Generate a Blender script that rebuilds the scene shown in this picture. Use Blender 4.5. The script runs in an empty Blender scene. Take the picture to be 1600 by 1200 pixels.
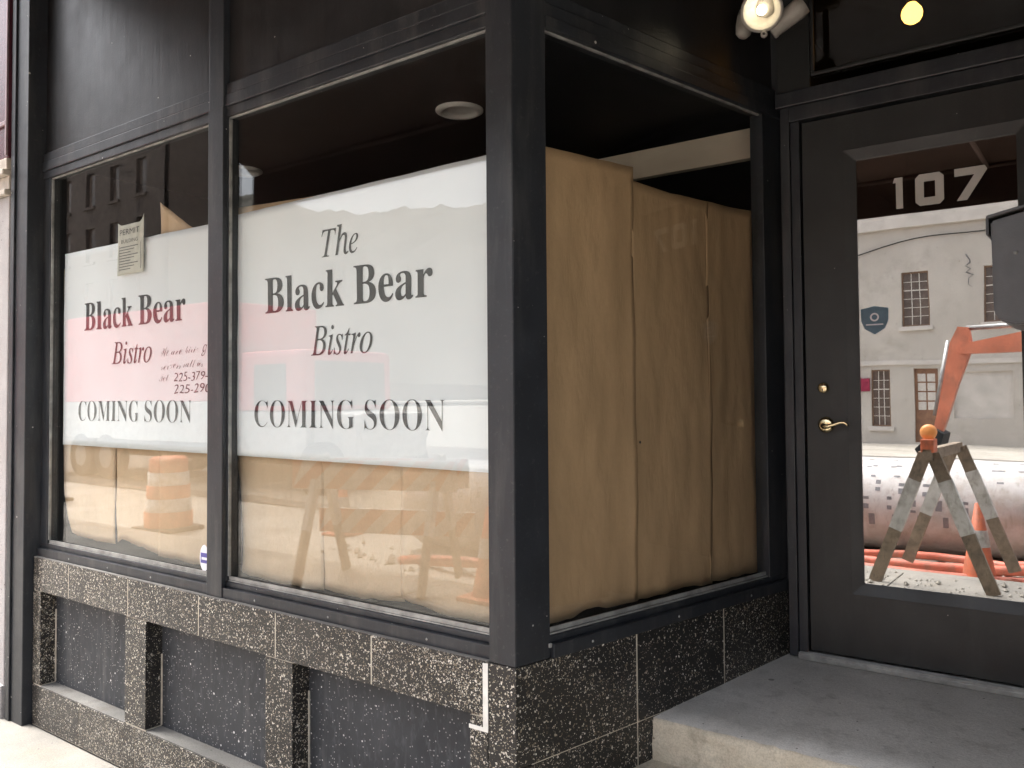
import bpy, bmesh, math, random
from mathutils import Vector, Matrix, noise
random.seed(7)
S = bpy.context.scene
COL = S.collection

# ------------------------------------------------------------------ camera
SPL = 0.2148                                    # splay of the entrance return
YAW, PITCH, ROLL = 0.6373, 0.0319, -0.0075
fw = Vector((-math.sin(YAW)*math.cos(PITCH), math.cos(YAW)*math.cos(PITCH), math.sin(PITCH)))
r0 = fw.cross(Vector((0, 0, 1))).normalized(); u0 = r0.cross(fw)
rt = r0*math.cos(ROLL) + u0*math.sin(ROLL); upv = u0*math.cos(ROLL) - r0*math.sin(ROLL)
cam = bpy.data.objects.new('camera', bpy.data.cameras.new('camera')); COL.objects.link(cam)
M = Matrix((rt, upv, -fw)).transposed().to_4x4(); M.translation = Vector((1.395, -1.8917, 1.56))
cam.matrix_world = M
cam.data.sensor_width = 36; cam.data.lens = 1300/1600*36; cam.data.shift_y = -19.5/1600
cam.data.clip_start = 0.05; cam.data.clip_end = 2000
S.camera = cam

# ------------------------------------------------------------------ light
SUN_EL, SUN_AZ = math.radians(64), math.radians(258)      # azimuth clockwise from +Y
w = bpy.data.worlds.new('World'); S.world = w; w.use_nodes = True
nt = w.node_tree; bg = nt.nodes['Background']
sky = nt.nodes.new('ShaderNodeTexSky'); sky.sky_type = 'NISHITA'; sky.sun_disc = False
sky.sun_elevation = SUN_EL; sky.sun_rotation = SUN_AZ
sky.dust_density = 6.0; sky.air_density = 1.0; sky.ozone_density = 1.0
hs = nt.nodes.new('ShaderNodeHueSaturation'); hs.inputs['Saturation'].default_value = 0.42
nt.links.new(sky.outputs[0], hs.inputs['Color']); nt.links.new(hs.outputs[0], bg.inputs['Color'])
bg.inputs['Strength'].default_value = 0.15
sl = bpy.data.lights.new('sun', 'SUN'); sl.energy = 2.4; sl.angle = math.radians(25); sl.color = (1, .985, .965)
so = bpy.data.objects.new('sun', sl); COL.objects.link(so)
d = Vector((math.sin(SUN_AZ)*math.cos(SUN_EL), math.cos(SUN_AZ)*math.cos(SUN_EL), math.sin(SUN_EL)))
so.rotation_euler = (-d).to_track_quat('-Z', 'Y').to_euler()
S.view_settings.view_transform = 'Standard'; S.view_settings.look = 'None'
S.view_settings.exposure = 1.88; S.view_settings.gamma = 1; S.view_settings.use_curve_mapping = False
S.cycles.max_bounces = 6; S.cycles.diffuse_bounces = 3; S.cycles.glossy_bounces = 4; S.cycles.transparent_max_bounces = 10; S.cycles.caustics_reflective = False
S.cycles.caustics_refractive = False; S.cycles.sample_clamp_indirect = 6
S.cycles.use_denoising = True; S.cycles.use_adaptive_sampling = True; S.cycles.adaptive_threshold = .025

# ------------------------------------------------------------------ materials
class NT:
    def __init__(s, name):
        s.m = bpy.data.materials.new(name); s.m.use_nodes = True; s.t = s.m.node_tree
        s.b = s.t.nodes['Principled BSDF']; s.out = s.t.nodes['Material Output']
    def n(s, typ, **k):
        nd = s.t.nodes.new(typ)
        for a, v in k.items():
            if a in nd.bl_rna.properties.keys(): setattr(nd, a, v)
            else: nd.inputs[a.replace('_', ' ')].default_value = v
        return nd
    def l(s, a, b): s.t.links.new(a, b)
    def coord(s): return s.n('ShaderNodeTexCoord').outputs['Object']
    def noise(s, scale, detail=4, rough=.55, vec=None, stretch=None):
        c = vec if vec is not None else s.coord()
        if stretch:
            mp = s.n('ShaderNodeMapping'); mp.inputs['Scale'].default_value = stretch; s.l(c, mp.inputs[0]); c = mp.outputs[0]
        nd = s.n('ShaderNodeTexNoise'); nd.inputs['Scale'].default_value = scale; nd.inputs['Detail'].default_value = detail
        nd.inputs['Roughness'].default_value = rough; s.l(c, nd.inputs['Vector']); return nd.outputs['Fac']
    def ramp(s, fac, stops):
        r = s.n('ShaderNodeValToRGB'); e = r.color_ramp.elements
        while len(e) < len(stops): e.new(.5)
        for i, (p, c) in enumerate(stops):
            e[i].position = p; e[i].color = (c, c, c, 1) if not isinstance(c, tuple) else (*c, 1)
        s.l(fac, r.inputs[0]); return r.outputs[0]
    def mix(s, fac, a, b):
        m = s.n('ShaderNodeMix', data_type='RGBA')
        for v, i in ((fac, 0), (a, 6), (b, 7)):
            if hasattr(v, 'links'): s.l(v, m.inputs[i])
            else: m.inputs[i].default_value = (*v, 1) if isinstance(v, tuple) else v
        return m.outputs[2]
    def math(s, op, a, b=0.0):
        m = s.n('ShaderNodeMath', operation=op)
        for v, i in ((a, 0), (b, 1)):
            if hasattr(v, 'links'): s.l(v, m.inputs[i])
            else: m.inputs[i].default_value = v
        return m.outputs[0]
    def bump(s, h, strength=.2, dist=.01):
        b = s.n('ShaderNodeBump'); b.inputs['Strength'].default_value = strength; b.inputs['Distance'].default_value = dist
        s.l(h, b.inputs['Height']); s.l(b.outputs[0], s.b.inputs['Normal'])
    def set(s, col=None, rough=None, metal=0, spec=None):
        for v, k in ((col, 'Base Color'), (rough, 'Roughness'), (metal, 'Metallic'), (spec, 'Specular IOR Level')):
            if v is None: continue
            if hasattr(v, 'links'): s.l(v, s.b.inputs[k])
            else: s.b.inputs[k].default_value = (*v, 1) if isinstance(v, tuple) else v
    def splat(s, scale, thr, size):      # random round droplets, 0/1
        v = s.n('ShaderNodeTexVoronoi'); v.inputs['Scale'].default_value = scale; s.l(s.coord(), v.inputs['Vector'])
        sp = s.n('ShaderNodeSeparateColor'); s.l(v.outputs['Color'], sp.inputs[0])
        a = s.math('LESS_THAN', sp.outputs[0], thr)
        sz = s.math('MULTIPLY', sp.outputs[1], size)
        b = s.math('LESS_THAN', v.outputs['Distance'], sz)
        return s.math('MULTIPLY', a, b)

def plain(name, col, rough=.5, var=.25, scale=12, metal=0, bump=.08, spec=None, bscale=None):
    t = NT(name)
    f = t.ramp(t.noise(scale, 3), [(.3, 0.0), (.7, 1.0)])
    lo = tuple(c*(1-var) for c in col); hi = tuple(min(1, c*(1+var)) for c in col)
    t.set(t.mix(f, lo, hi), None, metal, spec)
    t.b.inputs['Roughness'].default_value = rough
    if bump: t.bump(t.noise(bscale or scale*8, 1), bump, .004)
    return t.m

def dirty(name, col, rough=.55, mud=(.20, .165, .12), amt=.75, sc=5):
    t = NT(name)
    f = t.ramp(t.noise(sc, 4), [(.3, 0.), (.7, 1.)]); b = t.mix(f, tuple(c*.75 for c in col), tuple(min(1, c*1.12) for c in col))
    b = t.mix(t.ramp(t.noise(sc*1.7, 6, .68), [(.46, 0.), (.70, amt)]), b, mud)
    b = t.mix(t.ramp(t.noise(sc*6, 3, .7, stretch=(1, 1, .3)), [(.55, 0.), (.7, amt*.6)]), b, tuple(c*.6 for c in mud))
    t.set(b, rough); return t.m

def black_paint(name, col, rough, flecks=.02, dust=.05):
    t = NT(name)
    f = t.ramp(t.noise(5, 6), [(.35, 0.), (.7, 1.)])
    base = t.mix(f, tuple(c*.8 for c in col), tuple(c*1.25 for c in col))
    d = t.ramp(t.noise(60, 6, .7), [(.58, 0.), (.75, dust*6)])
    base = t.mix(d, base, (.11, .105, .095))
    dst = t.ramp(t.noise(11, 5, .65, stretch=(1, 1, .15)), [(.50, 0.), (.75, dust*7)]); base = t.mix(dst, base, (.09, .088, .083))
    fl = t.math('MAXIMUM', t.splat(26, flecks, .14), t.splat(75, flecks*.5, .22))
    base = t.mix(fl, base, (.5, .48, .44))
    t.set(base)
    r = t.n('ShaderNodeMapRange'); r.inputs['To Min'].default_value = rough-.08; r.inputs['To Max'].default_value = rough+.15
    t.l(t.noise(9, 5), r.inputs[0]); t.l(r.outputs[0], t.b.inputs['Roughness'])
    st = t.noise(30, 3, vec=None, stretch=(1, 1, .12))
    t.bump(t.math('ADD', t.noise(140, 2), t.math('MULTIPLY', st, 1.5)), .13, .003)
    return t.m

def terrazzo(name, dens=.5, base=(.012, .011, .011)):
    t = NT(name)
    oi = t.n('ShaderNodeObjectInfo'); off = t.n('ShaderNodeVectorMath', operation='ADD')
    cm = t.n('ShaderNodeVectorMath', operation='SCALE'); cm.inputs['Scale'].default_value = 7
    cx = t.n('ShaderNodeCombineXYZ'); t.l(oi.outputs['Random'], cx.inputs[0]); t.l(oi.outputs['Random'], cx.inputs[2])
    t.l(cx.outputs[0], cm.inputs[0]); t.l(t.coord(), off.inputs[0]); t.l(cm.outputs[0], off.inputs[1])
    nz = t.n('ShaderNodeTexNoise'); nz.inputs['Scale'].default_value = 90; t.l(off.outputs[0], nz.inputs['Vector'])
    mixv = t.n('ShaderNodeVectorMath', operation='MULTIPLY_ADD'); mixv.inputs[1].default_value = (.012, .012, .012)
    t.l(nz.outputs['Color'], mixv.inputs[0]); t.l(off.outputs[0], mixv.inputs[2])
    tot = None
    clump = t.ramp(t.noise(7, 3, vec=off.outputs[0]), [(.3, .55), (.7, 1.25)])
    rv = t.n('ShaderNodeMapRange'); rv.inputs['To Min'].default_value = .62; rv.inputs['To Max'].default_value = 1.38; t.l(oi.outputs['Random'], rv.inputs[0])
    for sc, th in ((140, dens*.46), (260, dens*.62)):
        v = t.n('ShaderNodeTexVoronoi'); v.inputs['Scale'].default_value = sc; t.l(mixv.outputs[0], v.inputs['Vector'])
        sp = t.n('ShaderNodeSeparateColor'); t.l(v.outputs['Color'], sp.inputs[0])
        thr = t.math('MULTIPLY', t.math('MULTIPLY', clump, th), rv.outputs[0])
        a = t.math('MULTIPLY', t.math('LESS_THAN', sp.outputs[0], thr), t.math('LESS_THAN', v.outputs['Distance'], .48))
        chip = t.ramp(sp.outputs[1], [(0, (.07, .056, .038)), (.35, (.22, .18, .125)), (.65, (.52, .47, .38)), (1, (.80, .77, .70))])
        col = t.mix(a, base if tot is None else tot, chip); tot = col
    grime = t.ramp(t.noise(4, 5), [(.50, 0.), (.8, .28)])
    tot = t.mix(grime, tot, (.10, .094, .085))
    t.set(tot, .33); t.bump(t.noise(200, 2), .06, .002)
    return t.m

def slate(name):
    t = NT(name)
    f = t.ramp(t.noise(6, 6), [(.3, 0.), (.75, 1.)])
    b = t.mix(f, (.020, .022, .026), (.042, .045, .050))
    sc = t.ramp(t.noise(40, 5, .7, stretch=(1, 1, .35)), [(.52, 0.), (.72, .6)]); b = t.mix(sc, b, (.10, .105, .11))
    dr = t.ramp(t.noise(14, 4, .6, stretch=(1, 1, .08)), [(.56, 0.), (.70, .35)]); b = t.mix(dr, b, (.14, .14, .135))
    cl = t.math('GREATER_THAN', t.noise(5.5, 3, .6), .50)
    b = t.mix(t.math('MULTIPLY', cl, t.splat(24, .34, .14)), b, (.75, .74, .72)); b = t.mix(t.math('MULTIPLY', cl, t.splat(70, .40, .25)), b, (.6, .59, .57))
    b = t.mix(t.splat(120, .24, .36), b, (.30, .30, .29))
    t.set(b, .62); t.bump(t.noise(90, 4), .15, .003); return t.m

def concrete(name, lo, hi, stain=(.12, .10, .08), rough=.9, sc=3):
    t = NT(name)
    f = t.ramp(t.noise(sc, 8, .6), [(.32, 0.), (.7, 1.)]); b = t.mix(f, lo, hi)
    s = t.ramp(t.noise(sc*2.3, 6, .65), [(.52, 0.), (.74, .75)]); b = t.mix(s, b, stain)
    g = t.ramp(t.noise(180, 3, .7), [(.42, 0.), (.62, .35)]); b = t.mix(g, b, tuple(c*.5 for c in lo))
    b = t.mix(t.splat(60, .08, .22), b, tuple(c*.35 for c in lo)); b = t.mix(t.math('MULTIPLY', t.splat(9, .10, .16), .7), b, tuple(c*.3 for c in lo))
    t.set(b, rough); t.bump(t.noise(60, 4, .75), .35, .006); return t.m

def kraft(name, col):
    t = NT(name)
    f = t.ramp(t.noise(2.6, 5, .6, stretch=(1, 1, .6)), [(.3, 0.), (.72, 1.)])
    b = t.mix(f, tuple(c*.84 for c in col), tuple(c*1.12 for c in col))
    g = t.ramp(t.noise(140, 3, .7), [(.4, 0.), (.65, .20)]); b = t.mix(g, b, tuple(c*.7 for c in col))
    # fine rumpling; the large folds are in the sheet itself
    t.set(b, .70, spec=.3); t.bump(t.noise(11, 5, .55, stretch=(1, 1, .5)), .50, .014); return t.m

def glass(name, k, tint=(.97, .985, .98), ior=1.5):
    t = NT(name); t.t.nodes.remove(t.b)
    ge = t.n('ShaderNodeNewGeometry'); dt = t.n('ShaderNodeVectorMath', operation='DOT_PRODUCT')
    t.l(ge.outputs['Incoming'], dt.inputs[0]); t.l(ge.outputs['Normal'], dt.inputs[1])
    c1 = t.math('POWER', t.math('SUBTRACT', 1.0, t.math('ABSOLUTE', dt.outputs['Value'])), 5.0)      # Schlick
    r0_ = min(.9, ((ior-1)/(ior+1))**2*k)
    fac = t.math('ADD', t.math('MULTIPLY', c1, 1-r0_), r0_)
    tr = t.n('ShaderNodeBsdfTransparent'); tr.inputs['Color'].default_value = (*tint, 1)
    gl = t.n('ShaderNodeBsdfGlossy'); gl.inputs['Roughness'].default_value = 0.0; gl.inputs['Color'].default_value = (1, 1, 1, 1)
    bp = t.n('ShaderNodeBump'); bp.inputs['Strength'].default_value = .10; bp.inputs['Distance'].default_value = .003
    t.l(t.noise(2.2, 1), bp.inputs['Height']); t.l(bp.outputs[0], gl.inputs['Normal'])
    mx = t.n('ShaderNodeMixShader'); t.l(fac, mx.inputs[0]); t.l(tr.outputs[0], mx.inputs[1]); t.l(gl.outputs[0], mx.inputs[2])
    t.l(mx.outputs[0], t.out.inputs['Surface']); return t.m

def emit(name, col, st):
    t = NT(name); t.set(col, .4); t.b.inputs['Emission Color'].default_value = (*col, 1); t.b.inputs['Emission Strength'].default_value = st; return t.m

MT = dict(
    frame=black_paint('frame black paint', (.019, .0215, .026), .40, .03, .07),
    panel=black_paint('transom black panel', (.016, .016, .017), .33, .004, .02),
    door=black_paint('door charcoal paint', (.024, .025, .024), .42, .004, .02),
    terr=terrazzo('black terrazzo', .50), terr2=terrazzo('black terrazzo shaded return', .34, (.009, .009, .009)),  # return copy: sparser chips, and the weaker light there put into a darker base
    slate=slate('slate infill'), grout=plain('cream grout', (.55, .50, .41), .85, .2, 25),
    caulk=plain('white caulk', (.80, .78, .72), .7, .1, 20),
    bead=plain('weathered aluminium bead', (.30, .30, .285), .5, .35, 18, .35),
    ledge=concrete('dusty ledge', (.13, .125, .115), (.24, .23, .21)),
    walk=concrete('sidewalk concrete', (.22, .205, .18), (.34, .315, .275), (.26, .22, .17), sc=2),
    step=concrete('step concrete', (.50, .475, .435), (.64, .61, .565), (.33, .305, .27), sc=5),
    riser=concrete('step worn riser', (.50, .44, .34), (.72, .65, .52), (.26, .23, .18), sc=7),
    road=concrete('road asphalt', (.12, .11, .10), (.22, .20, .17), sc=.6),
    dirt=concrete('sandy dirt', (.37, .34, .29), (.52, .485, .425), (.28, .25, .21), sc=.5),
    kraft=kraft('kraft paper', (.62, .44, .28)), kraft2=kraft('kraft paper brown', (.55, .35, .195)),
    banner=plain('white banner', (.84, .855, .87), .55, .025, 3, bump=.05, bscale=8),
    ink=plain('black ink', (.025, .027, .03), .5, .3, 10, bump=0), grey_ink=plain('grey ink', (.16, .16, .16), .6, .3, 40, bump=0),
    permit=plain('permit paper', (.62, .60, .52), .7, .08, 20), brass=plain('polished brass', (.86, .70, .42), .16, .12, 30, 1.0, .02),
    nickel=plain('brushed nickel', (.72, .66, .55), .16, .1, 30, 1.0, .02),
    win=glass('window glass', 1.2), sideglass=glass('side window glass', .75), transglass=glass('dark transom glass', 1.2, (.72, .70, .68)), doorglass=glass('coated door glass', 9.0, (.55, .56, .55)), clear=glass('clear lamp glass', 1.0),
    numeral=plain('white numeral vinyl', (.58, .56, .52), .5, .06, 20, bump=0), shield=plain('blue grey sticker', (.12, .20, .27), .5, .15, 30, bump=0),
    purple=plain('purple sticker', (.10, .09, .32), .5, .15, 30, bump=0), stickwhite=plain('sticker white', (.8, .79, .83), .5, .05, 30, bump=0),
    dark=plain('dark interior', (.012, .012, .013), .8, .3, 4), ceil=plain('dark ceiling', (.014, .014, .016), .6, .3, 3),
    soffit=plain('tan bulkhead', (.62, .52, .41), .8, .08, 4), trimw=plain('white lamp trim', (.62, .60, .56), .45, .05, 20),
    lampgrey=plain('lamp grey enamel', (.36, .33, .29), .45, .15, 30), filament=emit('lit filament', (1.0, .86, .6), 5), bulb=emit('warm bulb', (1.0, .48, .09), 3.2),
    bulbhot=emit('bulb hot spot', (1, .9, .65), 20),
    mail=plain('mailbox grey enamel', (.060, .059, .060), .42, .12, 25), maildark=plain('mailbox lid lip', (.02, .02, .02), .45, .2, 25),
    whitepost=concrete('white painted pilaster', (.34, .32, .315), (.46, .435, .425), (.40, .34, .32), .7, 4), cream=plain('cream capital', (.45, .40, .34), .7, .25, 15),
    maroon=plain('maroon fascia', (.075, .020, .030), .22, .15, 6), maroontrim=plain('maroon fascia trim', (.22, .15, .16), .4, .15, 10),
    awning=plain('brown awning canvas', (.11, .060, .043), .85, .15, 8), steel=plain('galvanised steel', (.35, .35, .34), .45, .2, 10, .6),
    brick=plain('upper wall brick', (.26, .10, .07), .85, .3, 8), stucco=concrete('pale stucco', (.58, .535, .475), (.68, .635, .57), (.44, .40, .35), .9, .6),
    stucco2=plain('stucco trim', (.64, .60, .55), .85, .1, 2), sash=plain('brown sash', (.24, .15, .10), .6, .15, 6), wpane=plain('dim window pane', (.16, .12, .10), .15, .3, 3, bump=0),
    muntin=plain('white muntin', (.7, .66, .60), .6, .1, 10), doorbrown=plain('brown door', (.28, .15, .09), .6, .2, 5),
    orange=dirty('machine orange', (.78, .25, .14), .45, amt=.35, sc=2), safety=dirty('safety orange', (.72, .19, .09), .55, amt=.5, sc=6), white=dirty('reflective white', (.72, .71, .67), .55, amt=.55, sc=6),
    rubber=plain('black rubber', (.02, .02, .02), .7, .3, 8), red=plain('truck red', (.72, .07, .10), .35, .1, 3), truckglass=plain('truck glass', (.03, .035, .04), .08, .2, 3, bump=0),
    wood=dirty('weathered board', (.33, .26, .19), .85, (.12, .10, .08), .7, 9), amber=emit('amber warning lamp', (.80, .32, .10), .12), pipe=dirty('white wrapped pipe', (.64, .61, .59), .5, (.36, .29, .22), .6, 2.5),
    pipeink=plain('pipe print', (.22, .21, .22), .7, .2, 10, bump=0), conduit=dirty('orange conduit', (.70, .19, .12), .55, amt=.6, sc=5), winered=plain('wine red sign', (.30, .02, .06), .5, .1, 8),
    brownbrick=plain('brown brick', (.13, .10, .085), .85, .3, 2, bump=0),
    hill=concrete('wooded winter hill', (.075, .07, .055), (.15, .135, .11), (.05, .05, .04), .95, .03),
)

# ------------------------------------------------------------------ builders
def mesh_obj(name, bm, mat, parent=None, smooth=False):
    me = bpy.data.meshes.new(name); bm.normal_update(); bm.to_mesh(me); bm.free()
    if smooth:
        for p in me.polygons: p.use_smooth = True
    for m in (mat if isinstance(mat, (list, tuple)) else [mat]): me.materials.append(MT[m] if isinstance(m, str) else m)
    o = bpy.data.objects.new(name, me); COL.objects.link(o)
    if parent: o.parent = parent; o.matrix_parent_inverse = parent.matrix_world.inverted()
    return o
def thing(name, label, cat, loc=(0, 0, 0), group=None, kind=None):
    o = bpy.data.objects.new(name, None); COL.objects.link(o); o.matrix_world = Matrix.Translation(loc); o.empty_display_size = .1
    o['label'] = label; o['category'] = cat
    if group: o['group'] = group
    if kind: o['kind'] = kind
    return o
def tag(o, label=None, cat=None, group=None, kind=None):
    for k, v in (('label', label), ('category', cat), ('group', group), ('kind', kind)):
        if v: o[k] = v
    return o
SX, CX_ = math.sin(SPL), math.cos(SPL)
def ident(p): return Vector(p)
def retm(p): return Vector((p[0]*SX + p[1]*CX_, p[0]*CX_ - p[1]*SX, p[2]))     # (u along return, n outward, z)
def addbox(bm, a, b, f=ident, bev=0.0, seg=2):
    x0, y0, z0 = a; x1, y1, z1 = b
    vs = [bm.verts.new(f((x, y, z))) for x in (x0, x1) for y in (y0, y1) for z in (z0, z1)]
    fs = [bm.faces.new([vs[i] for i in q]) for q in ((0, 1, 3, 2), (4, 6, 7, 5), (0, 4, 5, 1), (2, 3, 7, 6), (0, 2, 6, 4), (1, 5, 7, 3))]
    bmesh.ops.recalc_face_normals(bm, faces=fs)
    if bev:
        es = list({e for q in fs for e in q.edges}); bmesh.ops.bevel(bm, geom=es, offset=bev, segments=seg, affect='EDGES', profile=.6)
def box(name, a, b, mat, parent=None, f=ident, bev=.002):
    bm = bmesh.new(); addbox(bm, a, b, f, bev); return mesh_obj(name, bm, mat, parent)
def addcyl(bm, p, q, r1, r2=None, n=20, cap=True):
    p, q = Vector(p), Vector(q); r2 = r1 if r2 is None else r2
    z = (q-p).normalized(); x = z.orthogonal().normalized(); y = z.cross(x)
    A = [bm.verts.new(p + (x*math.cos(t)+y*math.sin(t))*r1) for t in [2*math.pi*i/n for i in range(n)]]
    B = [bm.verts.new(q + (x*math.cos(t)+y*math.sin(t))*r2) for t in [2*math.pi*i/n for i in range(n)]]
    for i in range(n): bm.faces.new((A[i], A[(i+1) % n], B[(i+1) % n], B[i]))
    if cap: bm.faces.new(A[::-1]); bm.faces.new(B)
def cyl(name, p, q, r1, mat, parent=None, r2=None, n=20, smooth=True):
    bm = bmesh.new(); addcyl(bm, p, q, r1, r2, n); o = mesh_obj(name, bm, mat, parent)
    if smooth:
        for pl in o.data.polygons: pl.use_smooth = len(pl.vertices) == 4
    return o
def lathe(name, prof, mat, parent=None, origin=(0, 0, 0), axis=(0, 0, 1), n=28):
    o_, z = Vector(origin), Vector(axis).normalized(); x = z.orthogonal().normalized(); y = z.cross(x)
    bm = bmesh.new(); rings = []
    for r, h in prof:
        rings.append([bm.verts.new(o_ + z*h + (x*math.cos(2*math.pi*i/n)+y*math.sin(2*math.pi*i/n))*max(r, 1e-4)) for i in range(n)])
    for a, b in zip(rings, rings[1:]):
        for i in range(n): bm.faces.new((a[i], a[(i+1) % n], b[(i+1) % n], b[i]))
    bmesh.ops.recalc_face_normals(bm, faces=bm.faces)
    return mesh_obj(name, bm, mat, parent, True)
def tube(name, pts, r, mat, parent=None, n=10):
    bm = bmesh.new(); rs = r if isinstance(r, (list, tuple)) else [r]*len(pts); pts = [Vector(p) for p in pts]; rings = []
    x = None
    for i, p in enumerate(pts):
        t = (pts[min(i+1, len(pts)-1)] - pts[max(i-1, 0)]).normalized()
        x = t.orthogonal().normalized() if x is None else (x - t*x.dot(t)).normalized(); y = t.cross(x)
        rings.append([bm.verts.new(p + (x*math.cos(2*math.pi*k/n)+y*math.sin(2*math.pi*k/n))*rs[i]) for k in range(n)])
    for a, b in zip(rings, rings[1:]):
        for k in range(n): bm.faces.new((a[k], a[(k+1) % n], b[(k+1) % n], b[k]))
    bm.faces.new(rings[0][::-1]); bm.faces.new(rings[-1]); bmesh.ops.recalc_face_normals(bm, faces=bm.faces)
    return mesh_obj(name, bm, mat, parent, True)
def prism(name, poly, z0, z1, mat, parent=None, f=ident, bev=0):
    bm = bmesh.new(); A = [bm.verts.new(f((x, y, z0))) for x, y in poly]; B = [bm.verts.new(f((x, y, z1))) for x, y in poly]; n = len(poly)
    bm.faces.new(A); bm.faces.new(B)
    for i in range(n): bm.faces.new((A[i], A[(i+1) % n], B[(i+1) % n], B[i]))
    bmesh.ops.recalc_face_normals(bm, faces=bm.faces)
    if bev: bmesh.ops.bevel(bm, geom=list(bm.edges), offset=bev, segments=2, affect='EDGES')
    return mesh_obj(name, bm, mat, parent)
def text(name, body, x0, x1, zb, zt, y, mat, parent, thick=.0004, offset=0.0, shear=0.0, f=ident, wave=None):
    """flat lettering fitted to x0..x1; zb is the lowest point and zt the highest, facing -Y"""
    cu = bpy.data.curves.new('tmp', 'FONT'); cu.body = body; cu.offset = offset; cu.shear = shear; cu.resolution_u = 6
    to = bpy.data.objects.new('tmp', cu); COL.objects.link(to); bpy.context.view_layer.update()
    me = bpy.data.meshes.new_from_object(to.evaluated_get(bpy.context.evaluated_depsgraph_get()))
    bpy.data.objects.remove(to); bpy.data.curves.remove(cu)
    xs = [v.co.x for v in me.vertices]; ys = [v.co.y for v in me.vertices]
    ax, bx, ay, by = min(xs), max(xs), min(ys), max(ys)
    for v in me.vertices:
        v.co = f((x0 + (v.co.x-ax)/(bx-ax)*(x1-x0), y, zb + (v.co.y-ay)/(by-ay)*(zt-zb)))
    if wave:
        am, sd = wave
        for v in me.vertices: v.co.y += am*noise.noise(Vector((v.co.x*7, v.co.z*2.6, sd))) + am*.5*noise.noise(Vector((v.co.x*20, v.co.z*7, sd+9)))
    if name == 'handwriting':
        for v in me.vertices:
            q = v.co.copy(); v.co.z += .006*noise.noise(Vector((q.x*22, q.z*9, 1))) + .03*(q.x-x0)*.6; v.co.x += .005*noise.noise(Vector((q.x*30, q.z*40, 5)))
    me.name = name; me.materials.clear(); me.materials.append(MT[mat])
    o = bpy.data.objects.new(name, me); COL.objects.link(o); o.parent = parent; o.matrix_parent_inverse = parent.matrix_world.inverted()
    return o
def interp(pts, t):
    for (a, va), (b, vb) in zip(pts, pts[1:]):
        if t <= b: return va + (vb-va)*((t-a)/(b-a) if b > a else 0)
    return pts[-1][1]
def sheet(name, x0, x1, bot, top, y, mat, label, cat, f=ident, amp=.006, seed=0, curl=.01, nx=26, nz=44, ledge=None, group=None, flat=False):
    """hanging paper: bot/top are (t,z) outlines; folded by noise, turned at its edges"""
    bm = bmesh.new(); g = []
    for j in range(nz+1):
        row = []; v = j/nz
        for i in range(nx+1):
            t = i/nx
            zb = interp(bot, t) + (0 if flat else .006*noise.noise(Vector((t*9, seed*3.1, 0)))); zt = interp(top, t)
            z = zb + (zt-zb)*v
            xx = x0 + (x1-x0)*t
            if ledge: xx += interp(ledge, v)*(1-t)
            dy = amp*noise.noise(Vector((xx*7, z*2.6, seed))) + amp*.5*noise.noise(Vector((xx*20, z*7, seed+9)))
            e = min(t, 1-t)
            if e < .12 and curl: dy += curl*((.12-e)/.12)**2*(1 if seed % 2 else .4)*(.4+.6*abs(noise.noise(Vector((seed, z*2, t)))))
            row.append(bm.verts.new(f((xx, y+dy, z))))
        g.append(row)
    for j in range(nz):
        for i in range(nx): bm.faces.new((g[j][i], g[j][i+1], g[j+1][i+1], g[j+1][i]))
    o = mesh_obj(name, bm, mat, None, True); tag(o, label, cat, group)
    sm = o.modifiers.new('thickness', 'SOLIDIFY'); sm.thickness = .0006; sm.offset = 1
    return o

# ================================================================== SETTING
# ground, road, sidewalk
def sheetplane(name, x0, x1, y0, y1, z, mat, kind='structure'):
    bm = bmesh.new(); bm.faces.new([bm.verts.new(p) for p in ((x0, y0, z), (x1, y0, z), (x1, y1, z), (x0, y1, z))]); return tag(mesh_obj(name, bm, mat), kind=kind)
sheetplane('ground', -600, 600, -700, 300, -.16, 'dirt')
sheetplane('road', -120, 120, -20, -6.6, -.13, 'road')
walk = tag(box('sidewalk', (-14, -3.3, -.15), (9, .10, -.012), 'ledge', bev=0), kind='structure')
xs = [-14 + 1.53*i for i in range(16)]
for i, x in enumerate(xs[:-1]):
    for (ya, yb) in ((-3.3, -1.72), (-1.71, -.004)):
        bm = bmesh.new(); addbox(bm, (x+.005, ya, -.02), (min(xs[i+1]-.005, 9), yb, random.uniform(-.002, .002)), bev=.006); mesh_obj('paving_slab', bm, 'walk', walk)
kerb = tag(box('kerb', (-14, -3.47, -.17), (9, -3.305, .0), 'walk', bev=.02), kind='structure')
sheetplane('dirt_verge', -60, 60, -6.6, -3.47, -.145, 'dirt')

# wooded hill beyond the street
bm = bmesh.new(); g = []
for j in range(14):
    row = []
    for i in range(301):
        x = -640 + i*3.4; y = -150 - j*16
        h = (8 + 64*min(1, j/9)) * (1 + .14*noise.noise(Vector((x*.008, .3, 0)))) * math.hypot(min(x, 0), y)/abs(y) + (noise.noise(Vector((x*.10, y*.12, 1)))*4.5 + noise.noise(Vector((x*.33, y*.3, 4)))*4 if j else 0)
        row.append(bm.verts.new((x, y, h-6)))
    g.append(row)
for j in range(13):
    for i in range(300): bm.faces.new((g[j][i], g[j][i+1], g[j+1][i+1], g[j+1][i]))
bmesh.ops.recalc_face_normals(bm, faces=bm.faces); tag(mesh_obj('hill', bm, 'hill', None, True), kind='structure')

# ================================================================== SHOP FRONT
GY = .045                                         # facade glass
ZS, ZT = .804, 2.658                              # stone top, glass head
front = thing('shop_front', 'black shop front with terrazzo plinth, corner post and dark transom panels', 'shop front')
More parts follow.
